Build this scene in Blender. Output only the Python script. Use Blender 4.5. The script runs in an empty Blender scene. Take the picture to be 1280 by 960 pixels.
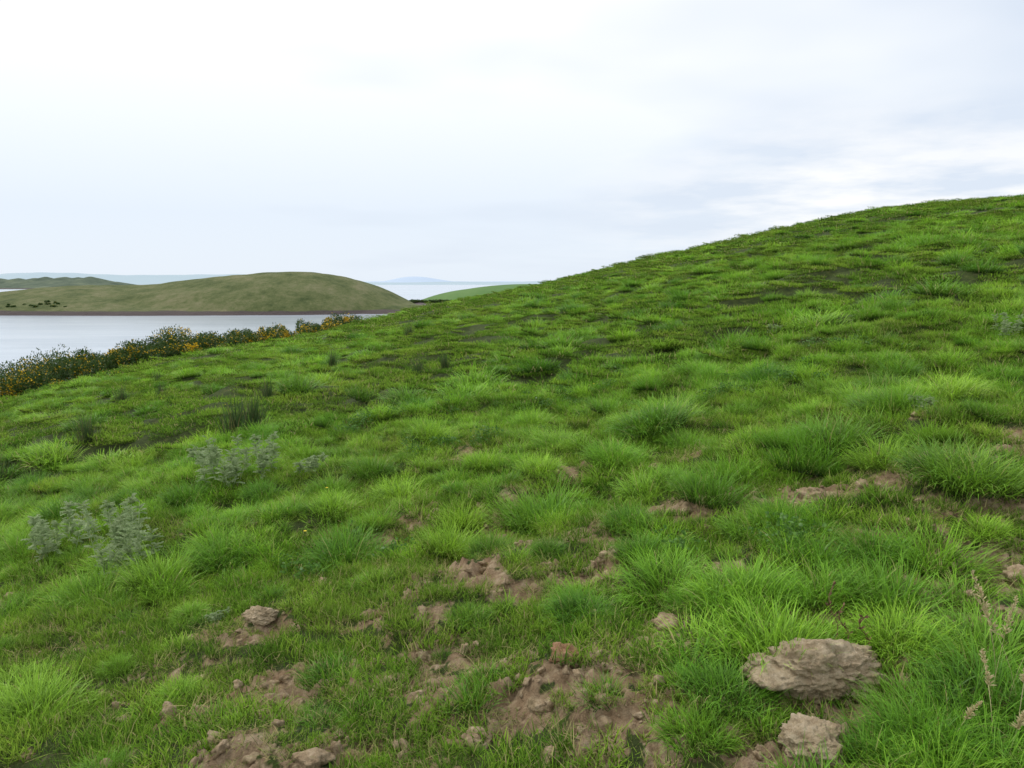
import bpy, math, random
import numpy as np
from mathutils import noise, Vector, Matrix
random.seed(7); rng=np.random.default_rng(7)
S=bpy.context.scene
SEA=-18.0
def link(o): S.collection.objects.link(o); return o
def lin(*c): return tuple(c)+(1.0,)

# ------------------------------------------------------------ terrain shape
T=[-1.5,-1.1,-.9,-.658,-.594,-.469,-.387,-.305,-.2435,-.172,-.1213,.01,.0604,.1605,.3196,.4478,.5368,.6356,.9,1.2,1.5]
E=[-.36,-.27,-.22,-.161,-.140,-.107,-.090,-.0765,-.0663,-.0492,-.037,-.011,-.001,.024,.0585,.0859,.0957,.1025,.125,.15,.18]
YT=[-1.5,-.66,-.4,-.24,-.1,.05,.3,.64,1.5]
YC=[40,42,50,60,74,80,76,70,60]
tt=np.linspace(-1.5,1.5,601)
ee=np.interp(tt,T,E); yy=np.interp(tt,YT,YC)
ker=np.hanning(23); ker/=ker.sum()
def sm(a):
    p=np.concatenate([np.full(11,a[0]),a,np.full(11,a[-1])]); return np.convolve(p,ker,'valid')
ee=sm(ee); yy=sm(sm(yy)); ss=ee+3.2/yy
ee=list(ee); yy=list(yy); ss=list(ss)
def tab(a,t):
    f=(t+1.5)/3*600
    if f<=0: return a[0]
    if f>=600: return a[-1]
    i=int(f); f-=i
    return a[i]*(1-f)+a[i+1]*f
AL,AR=.20,.10
def ycrest(x,y): return tab(yy,x/max(y,.01))
SOIL=[(-1.0,3.0,.38,.22),(.1,2.75,.45,.22),(.55,2.95,.2,.28),(.25,3.75,.36,.14),(.8,4.25,.45,.13),(1.62,4.1,.42,.14),
(2.05,3.15,.35,.24),(1.5,2.85,.4,.12),(-.1,4.8,.15,.26),(-.33,6.6,.16,.22),(-.33,4.0,.22,.22),(-.75,2.5,.3,.15),(.98,2.4,.32,.15),(.84,2.1,.2,.14),
(-1.25,3.75,.25,.15),(1.0,3.4,.3,.1),(-.35,3.1,.2,.2),(-.9,4.3,.2,.12),(.35,2.35,.3,.14),(2.5,4.2,.35,.12),(-1.7,3.3,.2,.12),(.45,5.4,.22,.12),(-.55,5.1,.15,.14),
(1.2,5.3,.28,.1),(2.9,5.0,.4,.12),(3.3,6.4,.35,.12),(2.2,2.75,.3,.15),(1.3,4.4,.2,.1),(-.5,3.5,.16,.16),(1.9,6.0,.25,.1)]
def soil(x,y):
    if y>14 or y<.8 or abs(x)>8: return 0.
    n=noise.fractal(Vector((x*5.6,y*5.6,3.3)),.45,2.1,5)
    m=0
    for cx,cy,rx,ry in SOIL:
        d=((x-cx)/rx)**2+((y-cy)/ry)**2
        if d<5:
            v=.92-d*.45
            if v>m: m=v
    if m>0: m+=n*1.4-.1
    if y<6.5: m=max(m,(noise.noise(Vector((x*1.6,y*2.1,9)))*1.2-.34+n*1.15)*(1-max(0,y-4)/2.5)*.85)
    return min(1,max(0,m))
def hbase(x,y):
    if y<=.0:
        a=AR if x>0 else AL
        z=-1.6+a*x+.03*y
    else:
        t=x/y; s=tab(ss,t)
        z=-1.6+y*s
        if t>1.5: z+=(x-1.5*y)*AR
        if t<-1.5: z+=(x+1.5*y)*AL
        z-=1.6*(y/tab(yy,t))**2
    if x>60: z-=.004*(x-60)**2
    return z
def height(x,y,m=None):
    z=hbase(x,y); r=math.hypot(x,y)
    z+=noise.noise(Vector((x*.1,y*.1,1)))*.16*min(1,r/15)
    z+=noise.noise(Vector((x*.3,y*.55,2)))*.20*min(1,r/10)
    z+=noise.noise(Vector((x*.9,y*1.4,5)))*.14*min(1,r/5)
    z+=noise.noise(Vector((x*2.6,y*3,7)))*.05
    if r<9:
        if m is None: m=soil(x,y)
        if m>0:
            z-=.035*m
            z+=min(m*1.5,1)*(abs(noise.noise(Vector((x*7,y*7,1))))*.08+noise.noise(Vector((x*15,y*15,4)))*.04+noise.noise(Vector((x*36,y*36,4)))*.016)
    return max(z,-24)

# ------------------------------------------------------------ node helpers
def newmat(name):
    m=bpy.data.materials.new(name); m.use_nodes=True
    nt=m.node_tree; nt.nodes.clear()
    out=nt.nodes.new('ShaderNodeOutputMaterial')
    return m,nt,out
def N(nt,t,**k):
    n=nt.nodes.new(t)
    for a,b in k.items(): setattr(n,a,b)
    return n
def noise_n(nt,vec,scale,detail=4,rough=.6):
    n=N(nt,'ShaderNodeTexNoise'); n.inputs['Scale'].default_value=scale; n.inputs['Detail'].default_value=detail; n.inputs['Roughness'].default_value=rough
    if vec is not None: nt.links.new(vec,n.inputs['Vector'])
    return n.outputs['Fac']
def ramp(nt,fac,stops):
    r=N(nt,'ShaderNodeValToRGB'); cr=r.color_ramp
    while len(cr.elements)<len(stops): cr.elements.new(.5)
    for e,(p,c) in zip(cr.elements,stops): e.position=p; e.color=c
    nt.links.new(fac,r.inputs[0]); return r.outputs[0]
def mix(nt,f,a,b,mode='MIX'):
    m=N(nt,'ShaderNodeMix',data_type='RGBA',blend_type=mode)
    for s,v in ((m.inputs[0],f),(m.inputs[6],a),(m.inputs[7],b)):
        if hasattr(v,'is_linked'): nt.links.new(v,s)
        else: s.default_value=v
    return m.outputs[2]
def mth(nt,op,a,b=0.,clamp=False):
    m=N(nt,'ShaderNodeMath',operation=op,use_clamp=clamp)
    for s,v in ((m.inputs[0],a),(m.inputs[1],b)):
        if hasattr(v,'is_linked'): nt.links.new(v,s)
        else: s.default_value=v
    return m.outputs[0]
def pos(nt): return N(nt,'ShaderNodeNewGeometry').outputs['Position']
def attr(nt,name): return N(nt,'ShaderNodeAttribute',attribute_name=name)
def rough_mat(name,colfn,rough=.95,bump=None,spec=.2):
    m,nt,out=newmat(name); p=N(nt,'ShaderNodeBsdfPrincipled')
    c=colfn(nt)
    nt.links.new(c,p.inputs['Base Color']); p.inputs['Roughness'].default_value=rough
    p.inputs['Specular IOR Level'].default_value=spec
    if bump:
        b=N(nt,'ShaderNodeBump'); b.inputs['Distance'].default_value=bump[1]; b.inputs['Strength'].default_value=bump[2] if len(bump)>2 else 1
        nt.links.new(noise_n(nt,pos(nt),bump[0],6,.7),b.inputs['Height']); nt.links.new(b.outputs[0],p.inputs['Normal'])
    nt.links.new(p.outputs[0],out.inputs[0]); return m

def blade_mat(name,base,tip,alt,dry,trans=.35,field=None,k=.65,gloss=True):
    m,nt,out=newmat(name)
    a=attr(nt,'bl'); sep=N(nt,'ShaderNodeSeparateColor'); nt.links.new(a.outputs['Color'],sep.inputs[0])
    oi=N(nt,'ShaderNodeObjectInfo')
    col=mix(nt,sep.outputs[0],tip,alt)
    if field:
        f1=noise_n(nt,pos(nt),.5,2); f2=noise_n(nt,pos(nt),.09,2)
        col=mix(nt,ramp(nt,f1,[(.40,lin(0,0,0)),(.66,lin(.65,.65,.65))]),col,field[0])
        col=mix(nt,ramp(nt,f2,[(.40,lin(0,0,0)),(.65,lin(.5,.5,.5))]),col,field[1])
        hsv=N(nt,'ShaderNodeHueSaturation')
        nt.links.new(mth(nt,'ADD',mth(nt,'MULTIPLY',oi.outputs['Random'],.75),.70),hsv.inputs['Value'])
        nt.links.new(mth(nt,'ADD',mth(nt,'MULTIPLY',oi.outputs['Random'],-.03),.514),hsv.inputs['Hue'])
        nt.links.new(col,hsv.inputs['Color']); col=hsv.outputs[0]
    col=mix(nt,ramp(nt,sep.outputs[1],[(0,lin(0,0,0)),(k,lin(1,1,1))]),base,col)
    col=mix(nt,sep.outputs[2],col,dry)
    if gloss:
        d=N(nt,'ShaderNodeBsdfPrincipled'); d.inputs['Roughness'].default_value=.45; d.inputs['Specular IOR Level'].default_value=.3
        nt.links.new(col,d.inputs['Base Color'])
    else:
        d=N(nt,'ShaderNodeBsdfDiffuse'); nt.links.new(col,d.inputs[0])
    tr=N(nt,'ShaderNodeBsdfTranslucent'); nt.links.new(col,tr.inputs[0])
    ms=N(nt,'ShaderNodeMixShader'); ms.inputs[0].default_value=trans
    nt.links.new(d.outputs[0],ms.inputs[1]); nt.links.new(tr.outputs[0],ms.inputs[2]); nt.links.new(ms.outputs[0],out.inputs[0])
    return m
FIELD=(lin(.36,.60,.055),lin(.25,.56,.04))
FIELD2=(lin(.29,.43,.06),lin(.19,.39,.035))
M_grass=blade_mat('tussock_grass_blades',lin(.025,.045,.01),lin(.37,.73,.055),lin(.20,.47,.035),lin(.55,.46,.2),.37,FIELD,.95)  # root colour darkened to paint in the shade of gaps low in the tussock
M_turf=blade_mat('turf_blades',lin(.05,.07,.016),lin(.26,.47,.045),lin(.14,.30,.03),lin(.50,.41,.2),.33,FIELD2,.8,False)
M_rush=blade_mat('rush_stems',lin(.05,.07,.02),lin(.06,.12,.03),lin(.09,.14,.05),lin(.25,.19,.09),.1)
M_thistle=blade_mat('grey_green_leaves',lin(.15,.22,.07),lin(.46,.54,.31),lin(.33,.43,.21),lin(.3,.28,.18),.33,None,.65,False)
M_straw=blade_mat('dry_stems',lin(.30,.27,.12),lin(.72,.60,.36),lin(.56,.46,.26),lin(.4,.3,.2),.3,None,.65,False)
M_leafy=blade_mat('broad_leaves',lin(.05,.10,.02),lin(.10,.24,.035),lin(.14,.28,.045),lin(.2,.16,.06),.3)
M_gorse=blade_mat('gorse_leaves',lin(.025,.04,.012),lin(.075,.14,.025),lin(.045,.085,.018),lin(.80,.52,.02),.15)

# ------------------------------------------------------------ blades mesh
def blades(name,n,rad,L,w,lean=(.1,.7),curve=(.2,1.),K=3,mat=None,outward=.8,dry=.05,shape='g'):
    r=np.random.default_rng(sum(map(ord,name))*13)
    ang=r.uniform(0,2*np.pi,n)
    rr=np.sqrt(r.uniform(0,1,n))*rad if shape!='g' else np.minimum(np.abs(r.normal(0,.5,n)),1.1)*rad
    bx,by=rr*np.cos(ang),rr*np.sin(ang)
    phi=np.where(r.uniform(0,1,n)<outward,ang+r.normal(0,.7,n),r.uniform(0,2*np.pi,n))
    q=rr/rad
    l0=lean[0]+(lean[1]-lean[0])*(q*.7+.3*r.uniform(0,1,n)) if shape!='d' else r.uniform(lean[0],lean[1],n)
    c=r.uniform(curve[0],curve[1],n); LL=r.uniform(L[0],L[1],n)
    if shape!='d': LL*=1-.35*q**2
    W=w*r.uniform(.6,1.4,n)
    tw=phi+np.pi/2+r.normal(0,.6,n)
    dx,dy=np.cos(phi),np.sin(phi); wx,wy=np.cos(tw),np.sin(tw)
    px,py,pz=bx.copy(),by.copy(),np.full(n,-.012)
    V=np.zeros((n,(K+1)*2,3)); C=np.zeros((n,(K+1)*2,4)); C[...,3]=1
    rnd=r.uniform(0,1,n); dr=np.where(r.uniform(0,1,n)<dry,r.uniform(.5,1,n),0)
    for j in range(K+1):
        f=j/K; hw=W*.5*(1-.92*f**1.6)
        V[:,2*j,0]=px-wx*hw;V[:,2*j,1]=py-wy*hw;V[:,2*j,2]=pz
        V[:,2*j+1,0]=px+wx*hw;V[:,2*j+1,1]=py+wy*hw;V[:,2*j+1,2]=pz
        for o in (0,1): C[:,2*j+o,0]=rnd;C[:,2*j+o,1]=f;C[:,2*j+o,2]=dr
        a=l0+c*(f+.5/K)**1.3; st=LL/K
        px=px+np.sin(a)*dx*st;py=py+np.sin(a)*dy*st;pz=pz+np.cos(a)*st
    idx=np.arange(n)[:,None]*((K+1)*2)
    F=np.concatenate([idx+np.array([2*j,2*j+1,2*j+3,2*j+2])[None] for j in range(K)])
    return meshobj(name,V.reshape(-1,3),F,C.reshape(-1,4),mat)
def meshobj(name,V,F,C=None,mat=None,smooth=True):
    me=bpy.data.meshes.new(name); me.from_pydata([tuple(v) for v in V],[],[tuple(int(i) for i in f) for f in F])
    if C is not None:
        a=me.color_attributes.new('bl','FLOAT_COLOR','POINT'); a.data.foreach_set('color',np.asarray(C,dtype=np.float32).ravel())
    if smooth: me.polygons.foreach_set('use_smooth',[True]*len(me.polygons))
    me.update(); o=bpy.data.objects.new(name,me)
    if mat: me.materials.append(mat)
    return o
def scatter(name,coll,pts,rots,scls,ids):
    me=bpy.data.meshes.new(name); me.from_pydata(pts,[],[])
    for nm,ty,dat in (('rot','FLOAT_VECTOR',rots),('scl','FLOAT_VECTOR',scls)):
        a=me.attributes.new(nm,ty,'POINT'); a.data.foreach_set('vector',np.array(dat,dtype=np.float32).ravel())
    a=me.attributes.new('idx','INT','POINT'); a.data.foreach_set('value',np.array(ids,dtype=np.int32))
    o=link(bpy.data.objects.new(name,me))
    ng=bpy.data.node_groups.new(name+'_nodes','GeometryNodeTree')
    ng.interface.new_socket('Geometry',in_out='INPUT',socket_type='NodeSocketGeometry')
    ng.interface.new_socket('Geometry',in_out='OUTPUT',socket_type='NodeSocketGeometry')
    gi=ng.nodes.new('NodeGroupInput'); go=ng.nodes.new('NodeGroupOutput')
    ci=ng.nodes.new('GeometryNodeCollectionInfo'); ci.inputs['Collection'].default_value=coll
    ci.inputs['Separate Children'].default_value=True; ci.inputs['Reset Children'].default_value=True
    ip=ng.nodes.new('GeometryNodeInstanceOnPoints'); ip.inputs['Pick Instance'].default_value=True
    def na(n,t):
        x=ng.nodes.new('GeometryNodeInputNamedAttribute'); x.data_type=t; x.inputs['Name'].default_value=n
        return next(q for q in x.outputs if q.enabled and q.name=='Attribute')
    L=ng.links.new
    L(gi.outputs[0],ip.inputs['Points']); L(ci.outputs[0],ip.inputs['Instance'])
    L(na('idx','INT'),ip.inputs['Instance Index']); L(na('rot','FLOAT_VECTOR'),ip.inputs['Rotation']); L(na('scl','FLOAT_VECTOR'),ip.inputs['Scale'])
    L(ip.outputs[0],go.inputs[0])
    md=o.modifiers.new('scatter','NODES'); md.node_group=ng
    return o

# ------------------------------------------------------------ ground mesh
az=list(np.arange(-50,50.01,.25))+list(np.arange(54,310,4.))
az=[math.radians(a) for a in az]
rad=[0.3]
while rad[-1]<420: rad.append(rad[-1]*(1.1 if rad[-1]<1.5 else (1.008 if rad[-1]<7 else 1.014)))
V=[];sa=[]
for r in rad:
    for a in az:
        x=r*math.sin(a);y=r*math.cos(a)
        m=soil(x,y); V.append((x,y,height(x,y,m))); sa.append(m)
na_=len(az);F=[]
for i in range(len(rad)-1):
    b=i*na_
    for j in range(na_):
        k=(j+1)%na_
        F.append((b+j,b+na_+j,b+na_+k,b+k))
V.append((0,0,-1.6)); sa.append(0); c=len(V)-1
for j in range(na_): F.append((c,j,(j+1)%na_))
me=bpy.data.meshes.new('ground'); me.from_pydata(V,[],F)
at=me.attributes.new('soil','FLOAT','POINT'); at.data.foreach_set('value',sa)
me.polygons.foreach_set('use_smooth',[True]*len(me.polygons))
def gcol(nt):
    s=attr(nt,'soil').outputs['Fac']
    n=noise_n(nt,pos(nt),14,6,.7); n2=noise_n(nt,pos(nt),2.2,4)
    sc=ramp(nt,n,[(.3,lin(.15,.10,.055)),(.5,lin(.35,.25,.15)),(.70,lin(.56,.44,.29))])
    sc=mix(nt,ramp(nt,n2,[(.45,lin(0,0,0)),(.65,lin(.4,.4,.4))]),sc,lin(.34,.20,.11))
    gc=ramp(nt,noise_n(nt,pos(nt),9,5),[(.35,lin(.035,.05,.015)),(.6,lin(.065,.09,.02)),(.8,lin(.14,.12,.05))])  # dark green-brown under the grass, painting shade into the gaps for depth
    f=ramp(nt,mth(nt,'ADD',s,mth(nt,'MULTIPLY',mth(nt,'SUBTRACT',n,.5),.6)),[(.06,lin(0,0,0)),(.30,lin(1,1,1))])
    return mix(nt,f,gc,sc)
me.materials.append(rough_mat('earth_and_turf',gcol,.95,(45,.035,1)))
link(bpy.data.objects.new('ground',me))

# ------------------------------------------------------------ grass
gc=bpy.data.collections.new('grass_tufts')
variants=[]
def addv(mat=None,**k):
    i=len(variants); nm='grass_tuft_%02d'%i; o=blades(nm,mat=mat or M_turf,**k); gc.objects.link(o); variants.append(nm); return i
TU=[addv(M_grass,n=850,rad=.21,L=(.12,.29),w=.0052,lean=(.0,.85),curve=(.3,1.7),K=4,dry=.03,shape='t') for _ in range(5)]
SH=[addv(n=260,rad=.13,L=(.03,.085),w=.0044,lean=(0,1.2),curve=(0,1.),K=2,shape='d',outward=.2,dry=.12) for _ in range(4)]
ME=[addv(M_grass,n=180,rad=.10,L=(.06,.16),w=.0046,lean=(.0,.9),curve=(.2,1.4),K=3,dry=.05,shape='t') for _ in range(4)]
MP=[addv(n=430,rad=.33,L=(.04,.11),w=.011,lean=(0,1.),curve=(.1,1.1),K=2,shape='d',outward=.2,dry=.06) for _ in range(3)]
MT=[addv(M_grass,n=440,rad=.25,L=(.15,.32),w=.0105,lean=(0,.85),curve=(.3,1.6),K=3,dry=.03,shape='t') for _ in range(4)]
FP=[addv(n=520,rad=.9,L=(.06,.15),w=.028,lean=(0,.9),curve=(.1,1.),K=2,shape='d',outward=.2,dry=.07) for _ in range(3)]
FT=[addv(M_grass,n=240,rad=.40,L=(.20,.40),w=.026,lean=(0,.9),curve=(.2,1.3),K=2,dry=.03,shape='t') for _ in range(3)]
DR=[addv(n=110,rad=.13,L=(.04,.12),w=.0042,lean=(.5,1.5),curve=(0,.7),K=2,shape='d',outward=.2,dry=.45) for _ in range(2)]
P=[];R=[];C=[];I=[]
def put(x,y,i,s,sz=None,tilt=.12,dz=0):
    P.append((x,y,height(x,y)+dz)); R.append((random.gauss(0,tilt),random.gauss(0,tilt),random.uniform(0,6.283)))
    C.append((s,s,s if sz is None else sz)); I.append(i)
def wedge(y0,y1,T=.80):
    y=math.sqrt(random.uniform(y0*y0,y1*y1)); return random.uniform(-T,T)*y,y
for x,y,s in [(.24,4.75,1.2),(.05,4.9,.9),(.33,3.4,.62),(.30,3.2,.6),(.95,3.05,.9),(1.25,3.0,.8),(.75,3.08,.5),(1.85,3.3,.9),(1.6,3.35,.7),(2.0,4.85,1.1),(1.75,4.95,.8),
 (1.1,6.1,1.3),(1.3,6.4,1.1),(-2.1,4.6,1.1),(-1.8,4.8,.9),(-2.0,3.1,.9),(-2.3,3.3,.9),(3.0,5.4,1.1),(.68,2.35,.65),(.56,2.2,.5),(1.38,3.85,.8),(1.2,3.8,.7),
 (1.25,2.15,.8),(1.45,2.2,.9),(1.35,2.6,.7),(1.6,2.5,.9),(1.3,1.95,.8),(1.12,1.9,.6),(1.16,2.08,.6),(2.6,5.2,.9),(-.2,6.0,.8),(.4,6.3,.9),(-2.6,6.2,.9),(-1.4,6.0,.8),(2.3,3.8,.9),(.7,5.5,.8),(2.45,4.55,.8),(1.0,4.65,.7),
 (.62,3.7,.55),(-.1,4.2,.6),(1.6,2.15,.8)]:
    put(x,y,random.choice(TU),s,s*random.uniform(.9,1.2))
cells={}
def free(x,y,d):
    k=(int(x//d),int(y//d))
    for a in (-1,0,1):
        for b in (-1,0,1):
            for q in cells.get((k[0]+a,k[1]+b,d),()):
                if (q[0]-x)**2+(q[1]-y)**2<d*d: return False
    cells.setdefault((k[0],k[1],d),[]).append((x,y)); return True
for _ in range(1300):
    x,y=wedge(1.9,9.5)
    nl=y<4.3 and x<.6
    if nl and random.random()<.6: continue
    if soil(x,y)>.10 or not free(x,y,.40): continue
    s=random.uniform(.3,.6) if nl else random.uniform(.4,1.0); put(x,y,random.choice(TU),s,s*random.uniform(.85,1.3))
for _ in range(4200):
    x,y=wedge(9,30)
    if noise.noise(Vector((x*.3,y*.3,20)))+(.15 if x>0 else -.1)<-.2 or not free(x,y,.58): continue
    s=random.uniform(.5,1.3); put(x,y,random.choice(MT),s,s*random.uniform(.8,1.2))
for _ in range(6500):
    x,y=wedge(30,100)
    if y>ycrest(x,y)*1.04 or noise.noise(Vector((x*.15,y*.15,20)))<-.15 or not free(x,y,1.1): continue
    s=random.uniform(.6,1.3); put(x,y,random.choice(FT),s,s*random.uniform(.6,1.))
for _ in range(6400):
    x,y=wedge(1.3,9); m=soil(x,y)
    if random.random()<m*1.15: continue
    s=random.uniform(.5,1.2)*(1-.5*m); put(x,y,random.choice(SH),s)
for _ in range(4400):
    x,y=wedge(1.5,10); m=soil(x,y)
    f=noise.noise(Vector((x*2.2,y*2.2,31)))+(.1 if y>4.4 or x>.6 else -.12)
    if m>.10 or f<random.uniform(-.2,.2): continue
    s=random.uniform(.45,1.2)*(1 if y>4.4 or x>.6 else .8); put(x,y,random.choice(ME),s)
for _ in range(4200):
    x,y=wedge(1.5,7); m=soil(x,y)
    if m<.01 or m>.9: continue
    put(x,y,random.choice(DR),random.uniform(.3,.85))
for _ in range(5200):
    x,y=wedge(8.5,30); h=.75+.9*max(0,noise.noise(Vector((x*.7,y*.9,40))))
    s=random.uniform(.8,1.2); put(x,y,random.choice(MP),s,s*h)
for _ in range(6200):
    x,y=wedge(28,100)
    if y>ycrest(x,y)*1.05: continue
    h=.6+.8*max(0,noise.noise(Vector((x*.3,y*.4,40))))
    s=random.uniform(.8,1.2); put(x,y,random.choice(FP),s,s*h)
scatter('grass',gc,P,R,C,I)

# ------------------------------------------------------------ rocks & clods
def rockcol(a,b,c):
    def f(nt):
        n=noise_n(nt,pos(nt),22,8,.75); k=ramp(nt,n,[(.3,a),(.5,b),(.7,c)])
        return mix(nt,ramp(nt,noise_n(nt,pos(nt),6,3),[(.5,lin(0,0,0)),(.7,lin(.3,.3,.3))]),k,lin(.26,.22,.11))
    return f
M_rock=rough_mat('weathered_rock',rockcol(lin(.26,.18,.10),lin(.54,.42,.27),lin(.74,.61,.43)),.95,(60,.025,1))
M_clod=rough_mat('dry_soil',rockcol(lin(.16,.11,.06),lin(.38,.28,.17),lin(.60,.47,.32)),.95,(80,.015,1))
M_red=rough_mat('reddish_earth',rockcol(lin(.24,.12,.06),lin(.44,.25,.14),lin(.56,.38,.25)),.95,(80,.02,1))
import bmesh
def rock(name,seed,size,mat,sub=5,rough=.35,fine=.08):
    bm=bmesh.new(); bmesh.ops.create_icosphere(bm,subdivisions=sub,radius=1)
    o=Vector((seed*7.3,seed*3.1,seed))
    planes=[]
    rr=random.Random(seed)
    for _ in range(9):
        v=Vector((rr.gauss(0,1),rr.gauss(0,1),rr.gauss(0,.8))).normalized(); planes.append((v,rr.uniform(.6,.85)))
    for v in bm.verts:
        p=v.co.copy()
        for n,d in planes:
            q=p.dot(n)
            if q>d: p-=n*(q-d)*.75
        k=1+rough*noise.fractal(p*1.5+o,.8,2.1,6)
        k+=fine*noise.noise(p*6+o)+fine*.7*noise.noise(p*14+o)
        p*=k; v.co=Vector((p.x*size[0],p.y*size[1],p.z*size[2]))
    me=bpy.data.meshes.new(name); bm.to_mesh(me); bm.free()
    me.polygons.foreach_set('use_smooth',[True]*len(me.polygons)); me.materials.append(mat)
    return bpy.data.objects.new(name,me)
for sd,x,y,sz,mt,dz in [(3,1.0,2.45,(.21,.16,.10),M_rock,.03),(5,.86,2.1,(.11,.09,.07),M_rock,.02),(8,.20,2.80,(.055,.05,.05),M_red,.01),
   (11,-1.27,3.8,(.10,.06,.05),M_rock,.01),(12,.30,2.42,(.05,.04,.035),M_clod,.01),(14,-.12,2.5,(.05,.05,.03),M_clod,.01),(15,-.66,2.42,(.07,.05,.03),M_clod,.01),
   (16,1.62,4.1,(.13,.06,.07),M_clod,.01),(17,.62,3.0,(.06,.07,.04),M_clod,.01),(18,.1,2.62,(.05,.04,.03),M_clod,.0),(19,2.1,3.1,(.08,.06,.05),M_clod,.01)]:
    o=link(rock('rock',sd,sz,mt,6 if sz[0]>.09 else 4)); o.location=(x,y,height(x,y)+dz); o.rotation_euler=(random.uniform(-.15,.15),random.uniform(-.1,.1),random.uniform(-.5,.5))
cc=bpy.data.collections.new('soil_clod_kinds')
for i in range(5): cc.objects.link(rock('soil_clod_%02d'%i,30+i,(1,.8,.55),M_clod,3,.5))
P=[];R=[];C=[];I=[]
for _ in range(22000):
    x,y=wedge(1.6,8); m=soil(x,y)
    if m<.08: continue
    if random.random()>m*.9+.1: continue
    s=.005+.035*random.random()**4
    put(x,y,random.randrange(5),s,None,.6,s*.1)
scatter('soil_clods',cc,P,R,C,I)

# ------------------------------------------------------------ plants
def leafmesh(name,stems,mat):
    V=[];F=[];C=[]
    for pts,w0,w1,rnd,dry in stems:
        k=len(pts); b=len(V)
        for j,p in enumerate(pts):
            f=j/(k-1)
            d=(pts[min(j+1,k-1)]-pts[max(j-1,0)]).normalized()
            s=d.cross(Vector((math.sin(rnd*40),math.cos(rnd*40),.35))).normalized()
            w=(w0*(1-f)+w1*f) if w1>=0 else w0*math.sin(math.pi*min(1,.08+f*.92))+.0008
            V+= [p-s*w*.5,p+s*w*.5]; C+=[(rnd,max(f,.25),dry,1)]*2
        for j in range(k-1): F.append((b+2*j,b+2*j+1,b+2*j+3,b+2*j+2))
    return meshobj(name,V,F,C,mat)
def thistle(seed,H,nst):
    rr=random.Random(seed); st=[]
    for _ in range(nst):
        a=rr.uniform(0,6.28); r0=rr.uniform(0,.18); p=Vector((r0*math.cos(a),r0*math.sin(a),-.02)); h=H*rr.uniform(.4,1.)
        lean=rr.uniform(.1,.8); pts=[p.copy()]; n=9
        for j in range(n):
            p=p+Vector((math.cos(a)*lean,math.sin(a)*lean,1)).normalized()*h/n; lean*=.9; pts.append(p.copy())
        st.append((pts,.006,.003,rr.random(),0))
        for j in range(24):
            f=rr.uniform(.1,1)**.6; i=min(int(f*n),n-1); q=pts[i].lerp(pts[i+1],f*n-i if f<1 else 1)
            la=rr.uniform(0,6.28); ll=(.08*(1-.35*f)+.015)*rr.uniform(.6,1.3)*(H/.5)**.5; up=rr.uniform(0.,1.6)
            lp=[q]; d=Vector((math.cos(la),math.sin(la),up)).normalized()
            for k in range(4): lp.append(lp[-1]+d*ll/4); d=(d+Vector((0,0,-.25))).normalized()
            rn=rr.random(); st.append((lp,.014,-1,rn,0))
            for k in (1,2,3):
                for s in (-1,1):
                    e=Vector((-math.sin(la)*s,math.cos(la)*s,.3))+d*.7; e.normalize()
                    st.append(([lp[k],lp[k]+e*ll*.15,lp[k]+e*ll*.28],.009,-1,rn,0))
    return leafmesh('thistle_plant',st,M_thistle).data
TM=[thistle(1,.48,11),thistle(2,.38,9),thistle(3,.28,5)]
for x,y,v,s in [(-2.55,5.0,0,1.05),(-2.75,5.35,1,1.),(-3.35,5.6,1,1.0),(-3.6,6.0,2,1.1),(-2.4,6.4,0,.95),(-2.15,6.7,1,1.),(-2.7,6.9,2,1.1),(-1.75,6.5,2,1.),
    (-1.55,3.9,2,.45),(2.62,5.0,2,.7),(4.8,7.6,1,.7),(3.3,9.8,2,.9)]:
    o=link(bpy.data.objects.new('thistle_plant',TM[v])); o.location=(x,y,height(x,y)); o.rotation_euler=(0,0,random.uniform(0,6)); o.scale=(s,s,s)
RM=[blades('rush_clump_%d'%i,n=190,rad=.20,L=(.3,.62),w=.009,lean=(.02,.4),curve=(0,.35),K=3,mat=M_rush,dry=.15).data for i in range(3)]
for x,y,s in [(-3.3,9.3,1.1),(-3.15,9.5,.9),(-3.75,12,.85),(-5.7,10.4,.8),(-6.6,9.8,.9),(-1.5,12.6,.7),(-1.1,12.9,.6),
    (-4.0,17.5,.8),(-8.5,17,.9),(-9.5,21,.9),(-3,23,.8),(-7.2,16,.7)]:
    o=link(bpy.data.objects.new('rush_clump',random.choice(RM))); o.location=(x,y,height(x,y)); o.rotation_euler=(0,0,random.uniform(0,6)); o.scale=(s,s,s)
def weed(seed):
    rr=random.Random(seed); st=[]
    for _ in range(130):
        a=rr.uniform(0,6.28); r0=rr.uniform(0,.13); p=Vector((r0*math.cos(a),r0*math.sin(a),rr.uniform(.0,.10)))
        la=rr.uniform(0,6.28); d=Vector((math.cos(la),math.sin(la),rr.uniform(.0,.8))).normalized(); l=rr.uniform(.012,.028)
        st.append(([p,p+d*l*.33,p+d*l*.66+Vector((0,0,-.003)),p+d*l+Vector((0,0,-.006))],l*.65,-1,rr.random(),0))
    return leafmesh('weed',st,M_leafy)
wc=bpy.data.collections.new('weed_kinds')
for i in range(3):
    o=weed(50+i); o.name='broadleaf_weed_%02d'%i; wc.objects.link(o)
P=[];R=[];C=[];I=[]
for cx,cy,n,sp in [(1.35,3.55,4,.15),(.4,8.5,14,.5),(-.6,7,8,.4),(2.1,7.0,10,.4),(-1.2,4.7,4,.25),(0,9.5,12,.6),(3.4,7.7,10,.4),(-1.5,8.6,8,.4)]:
    for _ in range(n):
        x=cx+random.gauss(0,sp);y=cy+random.gauss(0,sp*.7); put(x,y,random.randrange(3),random.uniform(.6,1.2))
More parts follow.
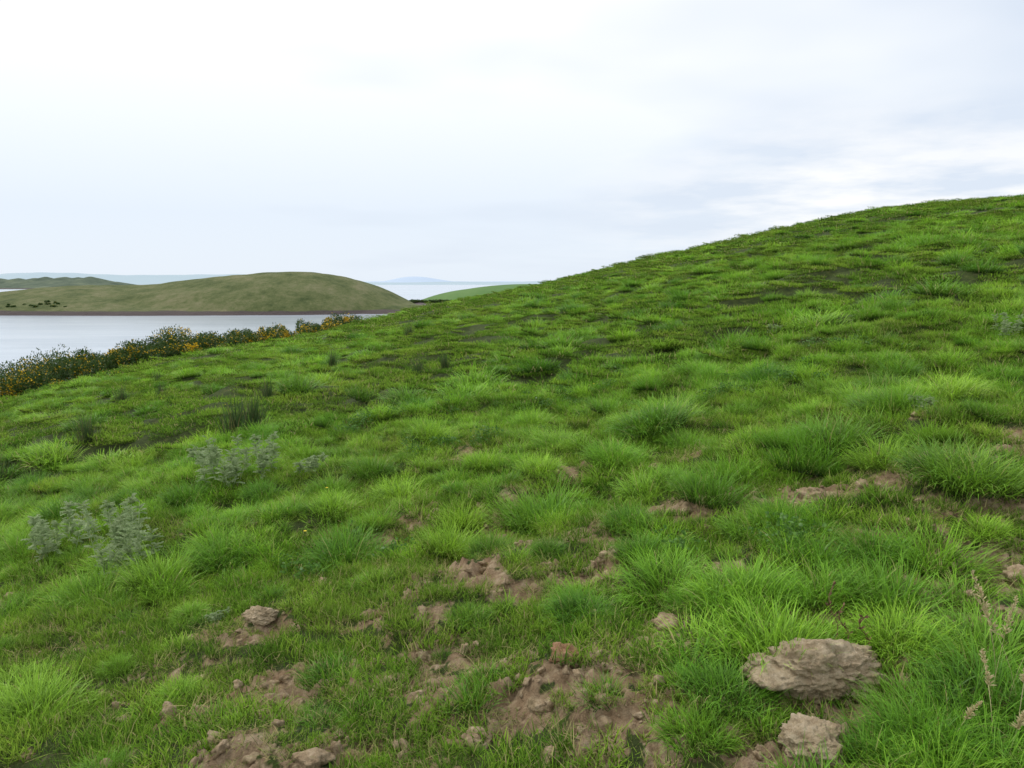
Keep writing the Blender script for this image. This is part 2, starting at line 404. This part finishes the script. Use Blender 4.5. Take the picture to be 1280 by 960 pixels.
scatter('broadleaf_weeds',wc,P,R,C,I)
V=[];F=[]
def flower(x,y,s,h):
    z=height(x,y)+h; b=len(V); V.append((x,y,z-s*.3))
    for k in range(10):
        a=k*.6283; q=s*(1 if k%2 else .75); V.append((x+q*math.cos(a),y+q*math.sin(a),z+s*.15))
    for k in range(10): F.append((b,b+1+k,b+1+(k+1)%10))
for x,y in [(1.25,8.0),(1.33,8.15),(-1.35,5.6),(-1.33,4.9),(.9,8.6)]:
    flower(x,y,.012,.12)
for _ in range(14):
    x,y=wedge(7,24); flower(x,y,.010+.0004*y,.13)
link(meshobj('buttercup_flowers',V,F,None,rough_mat('yellow_petals',lambda nt:ramp(nt,noise_n(nt,pos(nt),8),[(0,lin(.75,.55,.02)),(1,lin(.8,.65,.05))]),.5)))
# dry seed-head grass
st=[];rr=random.Random(4)
for bx,by,h in [(1.36,2.08,.28),(1.42,2.2,.40),(1.47,2.2,.48),(1.22,2.05,.2),(1.34,1.98,.25),(1.5,2.3,.48),(1.44,2.1,.34),(1.52,2.22,.42)]:
    z=height(bx,by); a=rr.uniform(0,6.28); p=Vector((bx,by,z)); pts=[p.copy()]; l=.08
    for j in range(8):
        p=p+Vector((math.cos(a)*l,math.sin(a)*l,1)).normalized()*h/8; l+=.09; pts.append(p.copy())
    st.append((pts,.0025,.0015,rr.random(),0))
    for _ in range(90):
        f=rr.uniform(5.2,8); i=min(int(f),7); q=pts[i].lerp(pts[i+1],f-i)
        d=Vector((rr.gauss(0,1),rr.gauss(0,1),rr.uniform(.3,2))).normalized(); l2=rr.uniform(.006,.022)*(1.3-(f-5)/4)
        st.append(([q,q+d*l2*.5,q+d*l2],.0035,-1,rr.random(),0))
link(leafmesh('dry_seed_head_grass',st,M_straw))
st=[]
for bx,by,h in [(1.12,2.62,.22),(1.15,2.6,.15),(1.2,2.55,.12)]:
    p=Vector((bx,by,height(bx,by))); pts=[p+Vector((.02*math.sin(j),0,h*j/6)) for j in range(7)]; st.append((pts,.007,.004,.5,1))
    for _ in range(16):
        q=pts[rr.randrange(2,7)]; d=Vector((rr.gauss(0,1),rr.gauss(0,1),1)).normalized(); st.append(([q,q+d*.01,q+d*.02],.007,-1,rr.random(),1))
link(leafmesh('dead_dock_stem',st,rough_mat('dead_stem',lambda nt:ramp(nt,noise_n(nt,pos(nt),50),[(.3,lin(.12,.07,.04)),(.7,lin(.22,.14,.08))]))))

# ------------------------------------------------------------ gorse
def gorse(name,bushes,leaf,per,yel=.06):
    V=[];F=[];C=[]
    for bx,by,bz,rx,rz in bushes:
        lobes=[(random.gauss(0,.45)*rx,random.gauss(0,.45)*rx,random.uniform(.2,.7)*rz,random.uniform(.3,.55)) for _ in range(7)]
        yb=yel*random.choice((.2,.5,1,2.4))
        for _ in range(int(per*rx)):
            lx,ly,lz,lr=random.choice(lobes); d=Vector((random.gauss(0,1),random.gauss(0,1),random.gauss(0,1))).normalized()
            q=random.uniform(.45,1.08)**.6
            p=Vector((bx+lx+d.x*lr*rx*q,by+ly+d.y*lr*rx*q,bz+lz+d.z*lr*rz*q))
            if p.z<bz-.3: continue
            o=(d+Vector((random.gauss(0,.5),random.gauss(0,.5),random.gauss(.4,.5)))).normalized()
            s=o.cross(Vector((random.gauss(0,1),random.gauss(0,1),random.gauss(0,1)))).normalized()
            l=leaf*random.uniform(.6,1.5); w=leaf*.35
            fl=1. if random.random()<yb*max(0,1+3*noise.noise(p*1.3)) and d.z>-.2 else 0.
            if fl: w=leaf*.55; l=leaf*.7
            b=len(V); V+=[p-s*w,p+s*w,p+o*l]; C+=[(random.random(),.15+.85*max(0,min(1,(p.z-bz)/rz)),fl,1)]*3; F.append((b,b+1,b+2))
    o=link(meshobj(name,V,F,C,M_gorse,False)); return o
B=[]
t=-.95
while t<-.20:
    if not(-.285<t<-.268):
        yc=tab(yy,t)
        for q in range(3):
            y=yc*(.90+.06*q+random.uniform(-.02,.02)); x=(t+random.uniform(-.006,.006))*y; rz=random.uniform(1.2,2.0)*(1 if t<-.4 else .78)*(.8 if q==0 else 1)
            if t>-.26: rz*=.85
            if t<-.56: rz*=1.15
            B.append((x,y,height(x,y)-.2,rz*.62,rz))
    t+=.011
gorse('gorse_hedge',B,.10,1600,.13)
B=[(-17.5,35,height(-17.5,35),.5,.6),(-20,34.5,height(-20,34.5),.5,.55),(-18.3,36,height(-18.3,36),.4,.5)]
gorse('gorse_bush',B,.07,1300,.15)

# ------------------------------------------------------------ water
me=bpy.data.meshes.new('sea')
V=[(-9000,-9000,SEA),(9000,-9000,SEA),(9000,9000,SEA),(-9000,9000,SEA)]
me.from_pydata(V,[],[(0,1,2,3)])
m,nt,out=newmat('sea_water'); p=N(nt,'ShaderNodeBsdfPrincipled'); p.inputs['IOR'].default_value=1.33; p.inputs['Roughness'].default_value=.18
mp=N(nt,'ShaderNodeMapping'); nt.links.new(pos(nt),mp.inputs[0]); mp.inputs['Scale'].default_value=(.3,1,1)
nt.links.new(ramp(nt,noise_n(nt,mp.outputs[0],.03,3),[(.35,lin(.38,.44,.51)),(.65,lin(.50,.56,.63))]),p.inputs['Base Color'])
b=N(nt,'ShaderNodeBump'); b.inputs['Distance'].default_value=.12; b.inputs['Strength'].default_value=.8
nt.links.new(noise_n(nt,mp.outputs[0],.8,4),b.inputs['Height']); nt.links.new(b.outputs[0],p.inputs['Normal']); nt.links.new(p.outputs[0],out.inputs[0])
me.materials.append(m); link(bpy.data.objects.new('sea',me))

# ------------------------------------------------------------ distant land
def heightfield(name,x0,x1,y0,y1,nx,ny,fn,mat):
    V=[];F=[]
    for j in range(ny+1):
        for i in range(nx+1):
            x=x0+(x1-x0)*i/nx;y=y0+(y1-y0)*j/ny; V.append((x,y,SEA-1.5+fn(x,y)))
    for j in range(ny):
        for i in range(nx):
            a=j*(nx+1)+i; F.append((a,a+1,a+nx+2,a+nx+1))
    return link(meshobj(name,V,F,None,mat))
def dome(x,y,cx,cy,rl,rr_,rf,rb,h,p=1.):
    dx=(x-cx)/(rr_ if x>cx else rl); dy=(y-cy)/(rb if y>cy else rf); d=dx*dx+dy*dy
    return h*max(0,1-d)**p
def islandf(x,y):
    n=noise.fractal(Vector((x*.012,y*.012,3)),1,2,3)
    a=dome(x,y,-135,500,130,78,74,110,25.2,.85)
    b=dome(x,y,-262,530,125,110,110,120,17.2,.85)
    c=dome(x,y,-75,480,60,48,38,60,6,.6)
    d=dome(x,y,-200,450,140,90,32,70,5,.6)
    e=dome(x,y,-400,490,200,150,65,100,6,.7)
    return max((a**3+b**3+c**3+d**3+e**3)**(1/3)+n*1.2+.5*noise.noise(Vector((x*.09,y*.09,1))),0)
def shorecol(c1,c2,c3,sc,lim=.4):
    def f(nt):
        g=ramp(nt,noise_n(nt,pos(nt),sc,10,.8),[(.36,c1),(.5,c2),(.64,c3)])
        sx=N(nt,'ShaderNodeSeparateXYZ'); nt.links.new(pos(nt),sx.inputs[0])
        hh=mth(nt,'ADD',mth(nt,'SUBTRACT',sx.outputs[2],SEA),mth(nt,'MULTIPLY',noise_n(nt,pos(nt),.08,4),1.5))
        k=ramp(nt,mth(nt,'DIVIDE',hh,6.),[(lim,lin(0,0,0)),(lim+.1,lin(1,1,1))])
        return mix(nt,k,lin(.10,.08,.075),g)
    return f
M_is=rough_mat('rough_pasture',shorecol(lin(.055,.08,.025),lin(.125,.145,.055),lin(.21,.20,.105),.05,.44),1.,(.35,1.5,1))
heightfield('island_hill',-620,0,405,680,220,110,islandf,M_is)
M_sp=rough_mat('shore_stones',lambda nt:ramp(nt,noise_n(nt,pos(nt),.3,5),[(.35,lin(.07,.06,.055)),(.65,lin(.19,.16,.14))]),1.)
heightfield('rocky_spit',-110,-15,420,640,60,60,lambda x,y:dome(x,y,-62,520,28,26,90,110,4.2,.5)+(.8*noise.noise(Vector((x*.15,y*.1,0))) if dome(x,y,-62,520,28,26,90,110,1,1)>0 else 0),M_sp)
M_gr=rough_mat('far_pasture',shorecol(lin(.08,.16,.045),lin(.10,.19,.055),lin(.13,.22,.07),.01),1.)
heightfield('distant_green_hill',-120,260,610,860,80,50,lambda x,y:dome(x,y,15,720,105,150,100,120,17.4,.9)+dome(x,y,-60,640,50,60,28,60,4,.6),M_gr)
M_f1=rough_mat('far_shore_land',shorecol(lin(.05,.075,.05),lin(.09,.12,.08),lin(.15,.18,.11),.012),1.)
heightfield('far_shore',-2300,-980,1900,2400,200,16,lambda x,y:max(0,1-abs(y-2150)/250)*min(1,max(0,(-980-x)/150))*(30+8*noise.noise(Vector((x*.004,2,0)))+8*noise.noise(Vector((x*.04,2,0)))),M_f1)
M_f2=rough_mat('hazy_hills',lambda nt:ramp(nt,noise_n(nt,pos(nt),.001),[(.3,lin(.38,.48,.53)),(.7,lin(.42,.51,.56))]),1.)  # aerial haze painted in as a pale base colour
def hz(x,y):
    k=max(0,1-abs(y-5000)/500)
    h=62+26*noise.noise(Vector((x*.0012,7,0)))+10*noise.noise(Vector((x*.005,7,0)))
    if x>-1500: h=18+12*noise.noise(Vector((x*.002,1,0)))
    return k*h
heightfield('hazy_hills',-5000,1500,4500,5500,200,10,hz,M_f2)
M_f3=rough_mat('haze_blue_mountain',lambda nt:ramp(nt,noise_n(nt,pos(nt),.001),[(.3,lin(.45,.55,.68)),(.7,lin(.48,.57,.69))]),1.)  # pale blue is distance haze put into the surface colour
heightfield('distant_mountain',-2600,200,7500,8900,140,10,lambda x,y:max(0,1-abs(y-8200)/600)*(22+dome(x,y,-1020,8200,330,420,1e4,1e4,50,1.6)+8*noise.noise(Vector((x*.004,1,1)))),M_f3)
def shr(pts,name,leaf):
    B=[]
    for x,y,f,s in pts: B.append((x,y,SEA-1.5+f(x,y)-.3,s,s*.8))
    gorse(name,B,leaf,260,.02)
pts=[]
for _ in range(16):
    x=random.gauss(-266,9); y=random.uniform(434,443)
    if islandf(x,y)>2: pts.append((x,y,islandf,random.uniform(.6,1.3)))
shr(pts,'distant_shrubs',.5)
pts=[(random.uniform(-85,-35),random.uniform(618,640),lambda x,y:3.5,random.uniform(1.2,2.6)) for _ in range(40)]
shr(pts,'distant_hedgerow',.6)

# ------------------------------------------------------------ sky + sun
w=bpy.data.worlds.new('World'); S.world=w; w.use_nodes=True; nt=w.node_tree; nt.nodes.clear()
out=N(nt,'ShaderNodeOutputWorld'); bg=N(nt,'ShaderNodeBackground')
SE,SAZ=math.radians(52),math.radians(-50)
sk=N(nt,'ShaderNodeTexSky',sky_type='NISHITA'); sk.sun_disc=False; sk.sun_elevation=SE; sk.sun_rotation=SAZ
sky=N(nt,'ShaderNodeVectorMath',operation='SCALE'); nt.links.new(sk.outputs[0],sky.inputs[0]); sky.inputs['Scale'].default_value=.1
tc=N(nt,'ShaderNodeTexCoord'); sp=N(nt,'ShaderNodeSeparateXYZ'); nt.links.new(tc.outputs['Generated'],sp.inputs[0])
zc=mth(nt,'ADD',mth(nt,'MAXIMUM',sp.outputs[2],0.),.10)
cb=N(nt,'ShaderNodeCombineXYZ'); nt.links.new(mth(nt,'DIVIDE',sp.outputs[0],zc),cb.inputs[0]); nt.links.new(mth(nt,'DIVIDE',sp.outputs[1],zc),cb.inputs[1])
n1=noise_n(nt,cb.outputs[0],.40,4,.45); n2=noise_n(nt,cb.outputs[0],1.3,6,.55)
base=ramp(nt,sp.outputs[2],[(0,lin(.81,.89,.99)),(.08,lin(.80,.88,.99)),(.15,lin(.90,.96,1.03)),(.25,lin(1.05,1.07,1.09)),(1,lin(1.2,1.2,1.2))])
f=mth(nt,'ADD',n1,mth(nt,'MULTIPLY',sp.outputs[0],-.35))
col=mix(nt,ramp(nt,f,[(.34,lin(.95,.95,.95)),(.52,lin(0,0,0))]),base,lin(.74,.82,.94))
band=mth(nt,'MULTIPLY',ramp(nt,sp.outputs[2],[(.0,lin(.2,.2,.2)),(.10,lin(1,1,1)),(.17,lin(.5,.5,.5)),(.22,lin(0,0,0))]),ramp(nt,sp.outputs[0],[(.05,lin(0,0,0)),(.35,lin(1,1,1))]))
k=mth(nt,'MULTIPLY',band,ramp(nt,n2,[(.40,lin(0,0,0)),(.60,lin(1,1,1))]))
col=mix(nt,k,col,lin(1.05,1.05,1.05))
fin=mix(nt,.93,sky.outputs[0],col)
nt.links.new(fin,bg.inputs[0]); bg.inputs[1].default_value=1.03; nt.links.new(bg.outputs[0],out.inputs[0])
ld=bpy.data.lights.new('sun','SUN'); ld.energy=1.5; ld.angle=math.radians(12); ld.color=(1,.97,.91)
so=link(bpy.data.objects.new('sun',ld))
d=Vector((math.sin(SAZ)*math.cos(SE),math.cos(SAZ)*math.cos(SE),math.sin(SE)))
so.rotation_euler=d.to_track_quat('Z','Y').to_euler()

cam=bpy.data.cameras.new('camera'); co=link(bpy.data.objects.new('camera',cam)); cam.sensor_width=36; cam.lens=36*985/1280
cam.clip_end=20000; cam.clip_start=.05; co.location=(0,0,0); co.rotation_euler=(math.radians(90-7.4),0,0); S.camera=co
S.view_settings.view_transform='Standard'; S.view_settings.look='None'; S.view_settings.exposure=0
